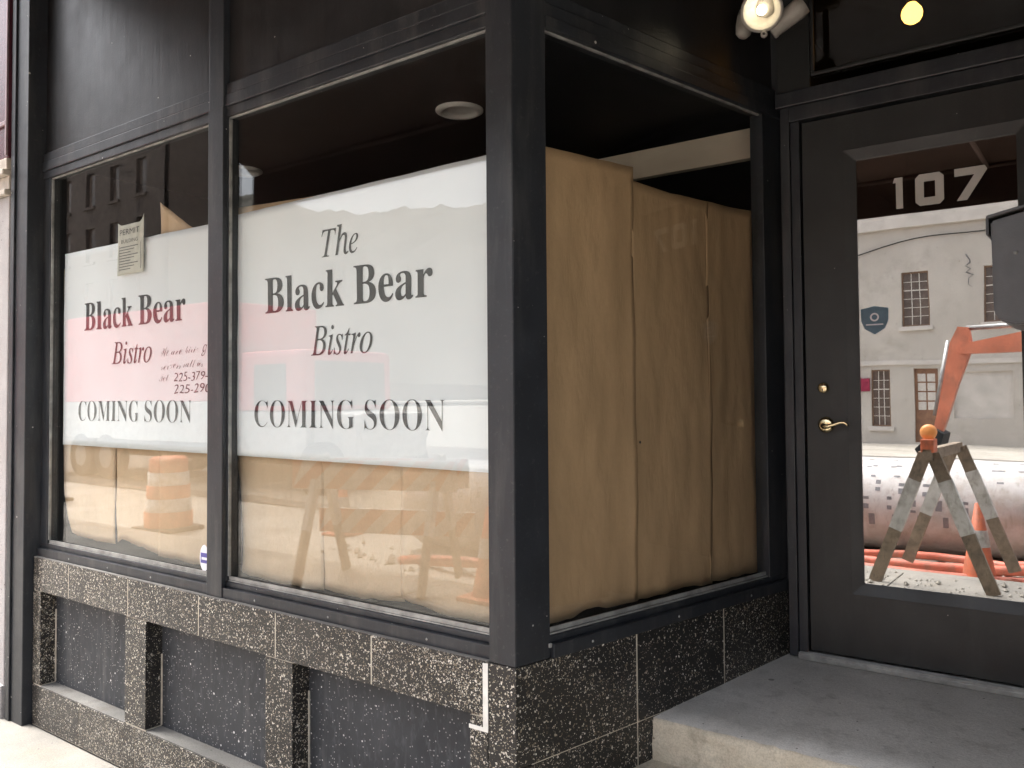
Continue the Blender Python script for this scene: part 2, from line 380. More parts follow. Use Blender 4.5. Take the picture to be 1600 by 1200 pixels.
# ---- terrazzo plinth on the street face
box('plinth_core', (-2.915, .082, -.1), (-.02, .20, ZS-.004), 'grout', front, bev=0)
bm = bmesh.new(); addbox(bm, (-2.915, .0004, .648), (-.004, .0815, ZS-.003)); mesh_obj('grout_bed', bm, 'grout', front)
jx = [-2.918, -2.569, -2.05, -1.531, -1.06, -.575, -.103]
for a, b in zip(jx, jx[1:]):
    box('terrazzo_tile', (a+.0035, -.001, .646), (b-.0035, .05, ZS), 'terr', front, bev=.0015)
pil = [(-2.918, -2.84), (-2.067, -1.906), (-1.114, -.965), (-.166, -.102)]
for a, b in pil:
    box('pilaster_tile', (a, -.0005, .199), (b, .0815, .641), 'terr', front, bev=.0015)
    bm = bmesh.new(); addbox(bm, (a+.002, .004, .190), (b-.002, .081, .648)); mesh_obj('grout_bed', bm, 'grout', front)
box('corner_tile', (-.099, -.0005, .003), (0, .0995, ZS), 'terr', front, bev=.0015)
for (a, b) in zip([p[1] for p in pil], [p[0] for p in pil[1:]]):
    box('infill_panel', (a-.003, .073, .19), (b+.003, .0815, .648), 'slate', front, bev=0)
    box('panel_joint', (a+.0005, .068, .20), (a+.006, .0728, .42 + .2*random.random()), 'grout', front, bev=0)
bx_ = [-2.918, -2.46, -1.985, -1.50, -1.02, -.545, -.102]
for a, b in zip(bx_, bx_[1:]):
    box('base_tile', (a+.002, -.0015, .003), (b-.002, .06, .190), 'terr', front, bev=.002)
bm = bmesh.new(); addbox(bm, (-2.915, .0004, 0), (-.104, .0815, .186)); mesh_obj('grout_bed', bm, 'grout', front)
for (a, b) in zip([p[1] for p in pil], [p[0] for p in pil[1:]]):
    box('ledge_cap', (a+.002, .001, .1905), (b-.002, .0725, .1955), 'ledge', front, bev=.001)
box('stone_cap', (-2.917, .001, ZS+.0003), (-.0985, .02, ZS+.0025), 'ledge', front, bev=.0005)
# white caulk mark round the last header tile
box('caulk_strip', (-.116, -.004, .610), (-.097, -.0015, .800), 'caulk', front, bev=.001)
box('caulk_strip', (-.168, -.0042, .605), (-.0975, -.0017, .617), 'caulk', front, bev=.001)
# ---- terrazzo plinth on the return
bm = bmesh.new(); addbox(bm, (.06, -.075, 0), (1.455, -.0016, ZS-.003), retm); mesh_obj('grout_bed', bm, 'grout', front)
uj = [.001, .517, .993, 1.455]
for a, b in zip(uj, uj[1:]):
    box('terrazzo_tile', (a+(.0 if a < .1 else .004), -.06, .524), (b-.004, 0, ZS), 'terr2', front, retm, .0012)
    box('terrazzo_tile', (a+(.0 if a < .1 else .003), -.06, .03), (b-.003, -.0005, .521), 'terr2', front, retm, .0012)
# ---- posts, mullion, head, transoms on the street face
bm = bmesh.new()
P = [(-.096, .0015), (-.0005, .0015), retm((.136, -.0015, 0)).xy[:], retm((.136, -.10, 0)).xy[:], (-.096, .10)]
prism('corner_post', P, ZS+.001, 3.95, 'frame', front, bev=.002)
box('end_post', (-3.10, -.045, -.01), (-2.925, .12, 3.95), 'frame', front, bev=.004)
box('end_post_strip', (-3.085, -.055, .0), (-3.045, -.045, 3.9), 'frame', front, bev=.003)
for (a, b) in ((-2.922, -1.497), (-1.399, -.098)):
    box('transom_panel', (a+.002, .040, 2.79), (b-.002, .058, 3.9), 'panel', front, bev=0)
    box('transom_rail', (a+.001, .0205, 2.702), (b-.001, .0685, 2.748), 'frame', front, bev=.004)
    box('transom_rail', (a+.001, .026, 2.7485), (b-.001, .0675, 2.792), 'frame', front, bev=.004)
box('transom_panel', (.138, -.055, 2.79), (1.455, -.035, 3.26), 'panel', front, retm, 0)
box('transom_rail', (.137, -.075, 2.702), (1.45, -.012, 2.748), 'frame', front, retm, .004)
box('transom_rail', (.137, -.074, 2.7485), (1.45, -.022, 2.792), 'frame', front, retm, .004)
box('mullion_upper', (-1.496, .0145, 2.70), (-1.40, .08, 3.94), 'frame', front, bev=.004)
box('upper_wall', (-3.1, -.01, 3.95), (6, .25, 5.0), 'brick', front, bev=0)  # unseen; added to carry the awning and block sky, kept low for sun
bm = bmesh.new(); addbox(bm, (1.372, .0, -.1), (6, .2, 3.95)); mesh_obj('wall', bm, 'frame', front)
bm = bmesh.new(); addbox(bm, (1.372, .2, -.1), (1.5, 1.50, 3.95)); mesh_obj('entrance_cheek', bm, 'frame', front)
box('screw_head', (.128, -.004, .835), (.140, .003, .848), 'bead', front, retm, .002)
# recess ceiling
prism('recess_ceiling', [(-.05, .02), (1.40, .02), (1.40, 1.50), (.25, 1.50)], 3.26, 3.32, 'panel', front)
box('recess_lintel', (-.09, .003, 3.30), (1.40, .12, 3.94), 'frame', front, bev=0)

# ---- windows: frame members, glazing beads, pane
def window(label, x0, x1, f, gy, y0, jl, jr, gm='win'):
    t = thing('display_window', label, 'window', f(((x0+x1)/2, 0, ZS)))
    s = 1 if f is ident else -1
    def B(n, a, b, m, bev=.003):
        ya, yb = sorted((a[1]*s, b[1]*s)); return box(n, (a[0], ya, a[2]), (b[0], yb, b[2]), m, t, f, bev)
    B('sill_rail', (x0, y0-.012, ZS+.001), (x1, gy+.03, .846), 'frame')
    B('sill_rail', (x0, y0+.006, .8465), (x1, gy+.03, .866), 'frame')
    B('sill_strip', (x0+jl, y0+.012, .8665), (x1-jr, gy-.010, .8715), 'bead', .001)
    B('head_rail', (x0, y0, ZT+.006), (x1, gy+.03, 2.7015), 'frame')
    B('glazing_bead', (x0+jl, gy-.014, ZT-.001), (x1-jr, gy-.004, ZT+.0055), 'bead', .001)
    B('glazing_bead', (x0+jl, gy-.010, .872), (x1-jr, gy-.004, .886), 'bead', .001)
    B('glazing_bead', (x0+jl, gy-.016, .8865), (x0+jl+.006, gy-.004, ZT-.002), 'bead', .001)
    if jl: B('jamb', (x0, y0+.004, .8665), (x0+jl-.0005, gy+.03, ZT+.0055), 'frame')
    if jr: B('jamb', (x1-jr+.0005, y0+.004, .8665), (x1, gy+.03, ZT+.0055), 'frame')
    p = B('glass_pane', (x0+jl*.8, gy-.003, .868), (x1-jr*.8, gy+.003, ZT+.005), gm, 0)
    return t
window('display window at the far end with a handwritten note on its banner', -2.924, -1.4978, ident, GY+.008, .028, .07, .0)
t = window('street display window next to the corner post with the six-word banner', -1.4965, -.0975, ident, GY+.008, .028, .10, .0)
box('mullion', (-1.4965, .012, ZS+.001), (-1.3985, .0315, 2.7015), 'frame', t, bev=.003)
window('entrance side window covered inside with plain brown paper', .1375, 1.432, retm, .03, -.0, .0, .13, 'sideglass')

# ---- door frame and door
YD = 1.38
df = thing('door_frame', 'black door frame with transom panel above the entrance door', 'door frame', (.85, YD, .58))
box('jamb', (.318, 1.352, .56), (.352, 1.50, 2.69), 'frame', df, bev=.003)
box('jamb', (.352, 1.366, .56), (.386, 1.50, 2.66), 'frame', df, bev=.003)
box('jamb', (1.306, 1.352, .56), (1.371, 1.50, 2.69), 'frame', df, bev=.003)
box('head', (.3525, 1.350, 2.632), (1.3055, 1.50, 2.690), 'frame', df, bev=.003)
box('transom_rail', (.30, 1.342, 2.6905), (1.371, 1.50, 2.752), 'frame', df, bev=.006)
box('transom_pane', (.43, 1.394, 2.80), (1.371, 1.40, 3.259), 'transglass', df, bev=0)
box('corner_filler', (.262, 1.40, .56), (.318, 1.52, 3.262), 'frame', df, bev=0)
box('transom_stile', (.30, 1.372, 2.753), (.43, 1.3895, 3.259), 'door', df, bev=.004)
box('transom_moulding', (.431, 1.376, 2.82), (.445, 1.3895, 3.255), 'door', df, bev=.004)
box('transom_moulding', (.431, 1.376, 2.805), (1.371, 1.3895, 2.8195), 'door', df, bev=.004)
th = box('threshold', (.356, 1.335, .556), (1.37, 1.48, .575), 'bead', df, bev=.003)
for yy in (1.338, 1.352, 1.366): box('threshold_rib', (.357, yy, .5745), (1.369, yy+.006, .582), 'bead', df, bev=.0015)

door = thing('entrance_door', 'charcoal entrance door with tall reflecting glass and brass lever', 'door', (.846, YD, .597))
def frame_mesh(name, ox0, ox1, oz0, oz1, ix0, ix1, iz0, iz1, y0, y1, mat, parent, bev=.0, inset=0):
    bm = bmesh.new()
    def ring(x0, x1, z0, z1, y): return [bm.verts.new((x, y, z)) for x, z in ((x0, z0), (x1, z0), (x1, z1), (x0, z1))]
    a, b = ring(ox0, ox1, oz0, oz1, y1), ring(ox0, ox1, oz0, oz1, y0); c = ring(ix0, ix1, iz0, iz1, y0+inset); d_ = ring(ix0, ix1, iz0, iz1, y1)
    for p, q in ((a, b), (b, c), (c, d_), (d_, a)):
        for i in range(4): bm.faces.new((p[i], p[(i+1) % 4], q[(i+1) % 4], q[i]))
    bmesh.ops.recalc_face_normals(bm, faces=bm.faces)
    if bev: bmesh.ops.bevel(bm, geom=list(bm.edges), offset=bev, segments=2, affect='EDGES')
    return mesh_obj(name, bm, mat, parent)
DX0, DX1, DZ0, DZ1 = .392, 1.303, .586, 2.626
GX0, GX1, GZ0, GZ1 = .590, 1.110, .862, 2.446
leaf = frame_mesh('door_leaf', DX0, DX1, DZ0, DZ1, GX0-.03, GX1+.03, GZ0-.03, GZ1+.03, YD, YD+.044, 'door', door, .002)
trim = frame_mesh('glass_trim', GX0-.042, GX1+.042, GZ0-.042, GZ1+.042, GX0, GX1, GZ0, GZ1, YD-.012, YD+.02, 'door', door, .002, .012)
box('glass_pane', (GX0-.02, YD+.006, GZ0-.02), (GX1+.02, YD+.012, GZ1+.02), 'doorglass', door, bev=0)
db = lathe('deadbolt', [(.0001, -.020), (.0165, -.020), (.0195, -.016), (.0215, -.002), (.0215, .001)], 'brass', door, (.458, YD, 1.590), (0, 1, 0))
box('keyhole', (.4565, YD-.0215, 1.577), (.4595, YD-.0201, 1.588), 'maildark', db, bev=0)
lv = lathe('lever_rosette', [(.0001, -.012), (.020, -.012), (.026, -.009), (.0305, -.004), (.0315, .001)], 'brass', door, (.464, YD, 1.449), (0, 1, 0))
tube('lever_handle', [(.464, YD-.010, 1.447), (.464, YD-.036, 1.446), (.468, YD-.046, 1.444), (.482, YD-.049, 1.444), (.505, YD-.049, 1.451), (.527, YD-.049, 1.459), (.542, YD-.048, 1.460), (.551, YD-.047, 1.454), (.555, YD-.046, 1.446)],
     [.010, .010, .0098, .0085, .0066, .006, .006, .0058, .0045], 'brass', lv, 12)
# house numerals on the glass
def poly_plate(name, polys, mat, parent, y0, y1):
    bm = bmesh.new()
    for poly in polys:
        A = [bm.verts.new((x, y0, z)) for x, z in poly]; B = [bm.verts.new((x, y1, z)) for x, z in poly]; n = len(poly)
        bm.faces.new(A); bm.faces.new(B)
        for i in range(n): bm.faces.new((A[i], A[(i+1) % n], B[(i+1) % n], B[i]))
    bmesh.ops.recalc_face_normals(bm, faces=bm.faces); return mesh_obj(name, bm, mat, parent)
NZ, NH = 2.242, .114
def numeral(polys_back, polys, yy=YD+.0035):
    b = poly_plate('numeral', polys, 'numeral', door, yy, yy+.0015)
    return b
def grow(p, e):
    cx = sum(a for a, _ in p)/len(p); cz = sum(b for _, b in p)/len(p)
    return [(a + e*(1 if a > cx else -1), b + e*(1 if b > cz else -1)) for a, b in p]
one = [[(.728, NZ), (.751, NZ), (.751, NZ+NH), (.724, NZ+NH), (.718, NZ+NH-.018), (.728, NZ+NH-.018)]]
x0, x1, t_ = .793, .886, .028; c = .014
o_ = [(x0+c, NZ), (x1-c, NZ), (x1, NZ+c), (x1, NZ+NH-c), (x1-c, NZ+NH), (x0+c, NZ+NH), (x0, NZ+NH-c), (x0, NZ+c)]
i_ = [(x0+t_, NZ+t_), (x1-t_, NZ+t_), (x1-t_, NZ+t_), (x1-t_, NZ+NH-t_), (x1-t_, NZ+NH-t_), (x0+t_, NZ+NH-t_), (x0+t_, NZ+NH-t_), (x0+t_, NZ+t_)]
zero = [[o_[k], o_[(k+1) % 8], i_[(k+1) % 8], i_[k]] for k in range(8)]
zero = [[p for j, p in enumerate(q) if p not in q[:j]] for q in zero]
seven = [[(.926, NZ), (.958, NZ), (1.022, NZ+NH-.014), (1.014, NZ+NH), (.920, NZ+NH), (.920, NZ+NH-.027), (.982, NZ+NH-.027)]]
for n_ in (one, zero, seven): numeral(None, n_)
# shield sticker
sx, sz = .645, 1.842
shield = [(-.048, .040), (-.030, .043), (0, .049), (.030, .043), (.048, .040), (.047, -.005), (.034, -.035), (0, -.056), (-.034, -.035), (-.047, -.005)]
ss = poly_plate('security_sticker', [[(sx+a, sz+b) for a, b in shield]], 'shield', None, YD+.0036, YD+.0048); tag(ss, 'small blue grey shield sticker on the door glass beside the stile', 'sticker')
ring = [(.016*math.cos(a), .016*math.sin(a)) for a in [k*math.pi/8 for k in range(16)]]; rin = [(a*.62, b*.62) for a, b in ring]
poly_plate('sticker_emblem', [[(sx+q[0], sz+.008+q[1]) for q in (ring[k], ring[(k+1) % 16], rin[(k+1) % 16], rin[k])] for k in range(16)], 'stickwhite', ss, YD+.0028, YD+.0035)
poly_plate('sticker_print', [[(sx-.03, sz-.022), (sx+.03, sz-.022), (sx+.03, sz-.017), (sx-.03, sz-.017)]], 'stickwhite', ss, YD+.0028, YD+.0035)

# ---- interior
inter = thing('interior_shell', 'dark shop interior seen above the paper', 'interior', (-1, 2, .5))
inter['kind'] = 'structure'
IP = [(-3.0, .125), (-.07, .125), (-.05, .20), retm((1.44, -.10, 0)).xy[:], (.22, 1.46), (1.60, 1.52), (1.60, 4.2), (-3.0, 4.2)]
prism('interior_floor', IP, .50, .552, 'dark', inter)
IP2 = [(-3.0, .075), (-.07, .075), retm((1.44, -.075, 0)).xy[:], (.22, 1.46), (.22, 4.2), (-3.0, 4.2)]
prism('interior_ceiling', IP2, 2.765, 2.80, 'ceil', inter)
box('vestibule_wall', (.20, 1.53, 2.801), (.2205, 4.2, 3.32), 'dark', inter, bev=0)
box('vestibule_ceiling', (.221, 1.45, 3.265), (1.60, 4.2, 3.32), 'ceil', inter, bev=0)
box('back_wall', (-3.0, 4.2, .5), (1.6, 4.3, 3.4), 'dark', inter, bev=0)
box('side_wall', (-3.1, .125, .5), (-3.0, 4.2, 3.4), 'dark', inter, bev=0)
box('side_wall', (1.6, 1.5, .5), (1.7, 4.2, 3.4), 'dark', inter, bev=0)
bk = tag(box('bulkhead', (-.66, 1.50, 2.563), (.165, 1.54, 2.690), 'soffit', bev=.003), 'tan bulkhead board under the dark ceiling behind the side window', 'bulkhead')
for nm, x, y, lab in (('recessed_downlight', -.82, .745, 'round recessed ceiling lamp above the corner-post window'), ('recessed_downlight', -2.31, .752, 'round recessed ceiling lamp half hidden behind the window mullion')):
    t = thing(nm, lab, 'ceiling lamp', (x, y, 2.765), 'recessed lamps in the shop ceiling')
    lathe('trim_ring', [(.100, 0), (.100, -.006), (.085, -.014), (.072, -.014), (.068, -.009)], 'trimw', t, (x, y, 2.764))
    lathe('baffle', [(.068, -.009), (.062, -.004), (.045, -.0015), (.0001, -.001)], 'trimw', t, (x, y, 2.764))

# ---- brown paper behind the glass
PY = .104
pap = 'kraft'
sheet('paper_sheet', -2.86, -2.36, [(0, .925), (.15, .915), (.55, .905), (1, .905)], [(0, 2.22), (1, 2.22)], PY, pap, 'brown paper sheet at the far left of the end window, curled at its edge', 'paper sheet', seed=1, amp=.007, ledge=[(0, .10), (.06, .05), (.12, .015), (.25, 0), (1, 0)])
sheet('paper_sheet', -2.375, -1.985, [(0, .915), (.1, .935), (.3, .925), (1, .892)], [(0, 2.24), (1, 2.24)], PY+.006, pap, 'brown paper sheet in the middle of the end window', 'paper sheet', seed=2, ledge=[(0, .03), (.15, .012), (.3, 0), (1, 0)])
sheet('paper_sheet', -1.995, -1.46, [(0, .890), (.4, .889), (1, .880)], [(0, 2.43), (.42, 2.30), (.6, 2.25), (1, 2.24)], PY-.002, pap, 'brown paper sheet with a pointed corner showing above the end window banner', 'paper sheet', seed=3)
sheet('paper_sheet', -1.445, -.925, [(0, .885), (.5, .878), (1, .878)], [(0, 2.325), (.5, 2.312), (1, 2.300)], PY, pap, 'brown paper sheet beside the mullion in the corner-post window', 'paper sheet', seed=5, ledge=[(0, .035), (.1, .05), (.2, .035), (.35, 0), (1, 0)])
sheet('paper_sheet', -.94, -.53, [(0, .885), (.5, .878), (1, .893)], [(0, 2.292), (1, 2.295)], PY+.006, pap, 'brown paper sheet in the middle of the corner-post window', 'paper sheet', seed=6)
sheet('paper_sheet', -.545, -.10, [(0, .905), (.25, .892), (.45, .878), (1, .880)], [(0, 2.300), (1, 2.300)], PY-.002, pap, 'brown paper sheet against the corner post on the street side', 'paper sheet', seed=7)
RN = -.078
sheet('paper_sheet', .125, .612, [(0, .878), (.35, .876), (.5, .893), (.62, .889), (.7, .879), (1, .878)], [(0, 2.335), (1, 2.343)], RN, 'kraft2', 'tallest brown paper sheet in the side window, next to the corner post', 'paper sheet', retm, amp=.009, seed=11, curl=.012)
ps_ = sheet('paper_sheet', .605, 1.05, [(0, .878), (.35, .876), (.45, .884), (1, .868)], [(0, 2.30), (.5, 2.29), (1, 2.292)], RN-.006, 'kraft2', 'brown paper sheet in the middle of the side window with a small hole', 'paper sheet', retm, amp=.009, seed=12, curl=.012)
hp = retm((.636, RN+.001, 1.407)); lathe('punched_hole', [(.0001, .0005), (.0045, .0004), (.005, 0)], 'maildark', ps_, hp, retm((0, 1, 0)), 10)
sheet('paper_sheet', 1.035, 1.425, [(0, .872), (.8, .868), (1, .885)], [(0, 2.292), (1, 2.30)], RN-.009, 'kraft2', 'shaded brown paper sheet in the side window nearest the door', 'paper sheet', retm, amp=.009, seed=14, curl=.012)

# ---- banners
BY = .080
def banner(label, x0, x1, zb, zt, seed):
    b = sheet('paper_banner', x0, x1, zb, zt, BY, 'banner', label, 'banner', amp=.0042, seed=seed, curl=.0, nx=40, nz=32, flat=True); return b
b2 = banner('white printed banner with six words in the window beside the corner post', -1.425, -.102, [(0, 1.345), (1, 1.336)], [(0, 2.288), (1, 2.300)], 2)
b1 = banner('white printed banner with handwriting in the end window', -2.80, -1.47, [(0, 1.350), (1, 1.345)], [(0, 2.285), (1, 2.275)], 4)
TY = BY-.0024
text('lettering', "\U0001d447\u210e\U0001d452", -.903, -.714, 2.064, 2.172, TY, 'ink', b2, wave=(.0042, 2))
text('lettering', "\U0001d401\U0001d425\U0001d41a\U0001d41c\U0001d424 \U0001d401\U0001d41e\U0001d41a\U0001d42b", -1.222, -.376, 1.883, 2.018, TY, 'ink', b2, wave=(.0042, 2))
text('lettering', "\U0001d435\U0001d456\U0001d460\U0001d461\U0001d45f\U0001d45c", -.962, -.648, 1.716, 1.822, TY, 'ink', b2, wave=(.0042, 2))
CS = "\U0001d402\U0001d40e\U0001d40c\U0001d408\U0001d40d\U0001d406 \U0001d412\U0001d40e\U0001d40e\U0001d40d"
text('lettering', CS, -1.286, -.324, 1.457, 1.558, TY, 'ink', b2, offset=-.013, wave=(.0042, 2))
text('lettering', "\U0001d401\U0001d425\U0001d41a\U0001d41c\U0001d424 \U0001d401\U0001d41e\U0001d41a\U0001d42b", -2.60, -1.757, 1.893, 2.026, TY, 'ink', b1, wave=(.0042, 4))
text('lettering', "\U0001d435\U0001d456\U0001d460\U0001d461\U0001d45f\U0001d45c", -2.345, -2.01, 1.727, 1.828, TY, 'ink', b1, wave=(.0042, 4))
text('lettering', CS, -2.652, -1.707, 1.467, 1.562, TY, 'ink', b1, offset=-.013, wave=(.0042, 4))
text('handwriting', "\U0001d4b2\u212f \U0001d4b6\U0001d4c7\u212f \U0001d4bd\U0001d4be\U0001d4c7\U0001d4be\U0001d4c3\u210a", -1.945, -1.60, 1.738, 1.788, TY, 'ink', b1, shear=.25, offset=-.012, wave=(.0042, 4))
text('handwriting', "\U0001d4c8\u212f\U0001d4c7\U0001d4cb\u212f\U0001d4c7\U0001d4c8 \U0001d4b8\U0001d4b6\U0001d4c1\U0001d4c1 \U0001d4ca\U0001d4c8", -1.94, -1.63, 1.690, 1.722, TY, 'ink', b1, shear=.25, offset=-.012, wave=(.0042, 4))
text('handwriting', "\U0001d4af\u212f\U0001d4c1", -1.95, -1.88, 1.640, 1.672, TY, 'grey_ink', b1, shear=.3, offset=-.012, wave=(.0042, 4))
text('handwriting', "225-379-27", -1.84, -1.52, 1.640, 1.676, TY, 'ink', b1, shear=.15, offset=-.01, wave=(.0042, 4))
text('handwriting', "225-290-", -1.84, -1.55, 1.588, 1.625, TY, 'ink', b1, shear=.15, offset=-.01, wave=(.0042, 4))
# permit taped over the banner
pm = sheet('permit_notice', -2.275, -2.062, [(0, 2.125), (1, 2.128)], [(0, 2.365), (.12, 2.352), (.9, 2.352), (1, 2.385)], BY-.0135, 'permit', 'small printed permit notice taped over the top edge of the end window banner', 'notice', amp=.003, seed=8, curl=.002, nx=14, nz=14, flat=True)
PYY = BY-.0185
text('notice_title', "PERMIT", -2.252, -2.088, 2.305, 2.330, PYY, 'ink', pm)
text('notice_subtitle', "BUILDING", -2.238, -2.10, 2.268, 2.284, PYY, 'ink', pm)
for k in range(9):
    z = 2.252 - k*.0125; xr = -2.10 - .03*((k*7) % 3)
    poly_plate('notice_line', [[(-2.252, z), (xr, z), (xr, z-.004), (-2.252, z-.004)]], 'grey_ink', pm, PYY, PYY+.0006)
for x in (-2.258, -2.078): poly_plate('notice_rule', [[(x, 2.142), (x+.003, 2.142), (x+.003, 2.26), (x, 2.26)]], 'grey_ink', pm, PYY, PYY+.0006)
# alarm sticker low on the end window
pts = [(.030*math.cos(a)*1.0, .052*math.sin(a)) for a in [k*math.pi/10 for k in range(20)]]
st = poly_plate('alarm_sticker', [[(-1.567+a, .935+b*(1 if b > 0 else 1)) for a, b in pts]], 'stickwhite', None, GY+.0032, GY+.0044); tag(st, 'little white and purple sticker low on the end window by the mullion', 'sticker')
poly_plate('sticker_print', [[(-1.590, .915), (-1.545, .915), (-1.545, .955), (-1.590, .955)]], 'purple', st, GY+.0024, GY+.0031)
poly_plate('sticker_print', [[(-1.583, .928), (-1.548, .928), (-1.548, .938), (-1.583, .938)]], 'stickwhite', st, GY+.0016, GY+.0023)

# ---- lamps in the recess
fl = thing('flood_lamp_cluster', 'grey three-headed flood lamp hanging under the entrance ceiling', 'flood lamp', (.40, 1.0, 3.26))
lathe('canopy', [(.0001, 0), (.055, 0), (.06, -.015), (.03, -.035), (.0001, -.036)], 'lampgrey', fl, (.385, 1.02, 3.259))
cyl('stem', (.385, 1.02, 3.23), (.385, 1.02, 2.97), .013, 'lampgrey', fl)
lathe('hub', [(.0001, .045), (.03, .04), (.04, 0), (.03, -.04), (.0001, -.05)], 'lampgrey', fl, (.385, 1.02, 2.965))
def head(c, d_, lit, nm='lamp_head', r=.070, L=.12):
    d_ = Vector(d_).normalized(); c = Vector(c)
    h = lathe(nm, [(.0001, -L), (.030, -L), (.036, -L*.72), (.050, -L*.35), (r, -.01), (r+.003, .004), (r-.005, .006), (r-.009, -.004), (.045, -.05), (.0001, -.07)], 'lampgrey', fl, c, d_)
    lathe('lens', [(.0001, .012), (r*.6, .009), (r-.008, .001)], 'clear', h, c, d_)
    if lit: cyl('lamp_filament', c - d_*.055, c - d_*.012, .013, 'filament', h, .017, 16)
    return h
camp = Vector((1.395, -1.89, 1.56)); hc = Vector((.392, .955, 2.915))
head(hc, (camp-hc) + Vector((0, .4, -.3)), True)
lathe('lamp_head', [(.0001, -.055), (.016, -.053), (.027, -.040), (.031, -.01), (.031, .025), (.026, .048), (.012, .058), (.0001, .059)], 'lampgrey', fl, (.298, 1.04, 2.926), (.10, .15, .95))
lathe('lamp_head', [(.0001, -.004), (.030, -.004), (.033, 0.0), (.033, .008), (.031, .012), (.034, .07), (.036, .11), (.030, .135), (.0001, .138)], 'lampgrey', fl, (.396, 1.04, 2.873), (.85, .10, .50))
lathe('bracket_lug', [(.004, -.006), (.012, -.006), (.012, .006), (.004, .006), (.004, -.006)], 'lampgrey', fl, (.392, .975, 2.838), (-.3, 1, 0), 14)
bl = thing('bare_bulb', 'lit warm round bulb behind the dark transom above the door', 'bulb', (.75, 1.72, 3.26))
bx, by, bz = .734, 1.72, 3.09
lathe('bulb_globe', [(.0001, -.040), (.015, -.037), (.029, -.028), (.038, -.012), (.040, .004), (.036, .020), (.026, .034), (.016, .046)], 'bulb', bl, (bx, by, bz))
lathe('socket', [(.0155, .044), (.019, .046), (.020, .090), (.012, .10), (.006, .102), (.006, .174)], 'maildark', bl, (bx, by, bz))

# ---- mailbox on the right cheek
mb = thing('mailbox', 'dark grey wall mailbox cut by the right edge in front of the door', 'mailbox', (1.25, .35, 1.72))
bm = bmesh.new()
prof = [(1.370, 1.712), (1.200, 1.712), (1.172, 1.722), (1.160, 1.742), (1.158, 1.945), (1.370, 1.990)]
A = [bm.verts.new((x, .22, z)) for x, z in prof]; Bv = [bm.verts.new((x, .50, z)) for x, z in prof]
bm.faces.new(A); bm.faces.new(Bv)
for i in range(len(prof)): bm.faces.new((A[i], A[(i+1) % 6], Bv[(i+1) % 6], Bv[i]))
bmesh.ops.recalc_face_normals(bm, faces=bm.faces); bmesh.ops.bevel(bm, geom=list(bm.edges), offset=.004, segments=2, affect='EDGES')
mesh_obj('mailbox_body', bm, 'mail', mb)
bm = bmesh.new()
prof = [(1.150, 1.950), (1.150, 1.957), (1.366, 2.003), (1.366, 1.995)]
A = [bm.verts.new((x, .212, z)) for x, z in prof]; Bv = [bm.verts.new((x, .508, z)) for x, z in prof]
bm.faces.new(A); bm.faces.new(Bv)
for i in range(4): bm.faces.new((A[i], A[(i+1) % 4], Bv[(i+1) % 4], Bv[i]))
bmesh.ops.recalc_face_normals(bm, faces=bm.faces); bmesh.ops.bevel(bm, geom=list(bm.edges), offset=.002, segments=1, affect='EDGES')
lid = mesh_obj('mailbox_lid', bm, 'mail', mb)
box('lid_lip', (1.149, .215, 1.915), (1.155, .506, 1.952), 'maildark', lid, bev=.001)
lathe('rivet', [(.0001, -.003), (.004, -.002), (.005, .001)], 'bead', mb, (1.205, .22, 1.87), (0, 1, 0), 10)

# ---- entrance steps
steps = thing('entrance_steps', 'worn concrete entrance steps with pale riser below the door', 'steps', (.7, .6, 0))
def slab(name, y0, z0f, z1b, zb, y1, mats, parent):
    """sloped slab between the return and the right cheek, front edge worn"""
    nx, ny = 60, 8; bm = bmesh.new(); top = []
    for j in range(ny+1):
        v = j/ny; y = y0 + (y1-y0)*v; xl = y*math.tan(SPL)+.003; row = []
        for i in range(nx+1):
            t = i/nx; x = xl + (1.369-xl)*t; z = z0f + (z1b-z0f)*v; yy = y
            if j == 0:
                yy += .006*noise.noise(Vector((x*14, y0, 0))) + .004*noise.noise(Vector((x*45, 1, 0))); z += -.003 + .004*noise.noise(Vector((x*30, 2, 1)))
            else: z += .0015*noise.noise(Vector((x*6, y*6, 3)))
            row.append(bm.verts.new((x, yy, z)))
        top.append(row)
    for j in range(ny):
        for i in range(nx): bm.faces.new((top[j][i], top[j][i+1], top[j+1][i+1], top[j+1][i]))
    prev = top[0]
    for k in range(1, 9):
        z = z0f + (zb-z0f)*k/8; row = []
        for i in range(nx+1):
            t = i/nx; xl = y0*math.tan(SPL)+.003; x = xl + (1.369-xl)*t
            bul = -.010 + .012*noise.noise(Vector((x*9, z*16, y0))) + .005*noise.noise(Vector((x*40, z*50, 2)))
            row.append(bm.verts.new((x, y0 + bul, z)))
        for i in range(nx): f_ = bm.faces.new((prev[i], row[i], row[i+1], prev[i+1])); f_.material_index = 1
        prev = row
    bmesh.ops.recalc_face_normals(bm, faces=bm.faces)
    o = mesh_obj(name, bm, mats, parent, True); return o
slab('step_slab', .578, .523, .560, .38, 1.50, ['step', 'riser'], steps)
slab('step_slab', .25, .386, .390, .19, .60, ['riser', 'riser'], steps)
slab('step_slab', -.0, .19, .192, -.01, .28, ['riser', 'riser'], steps)

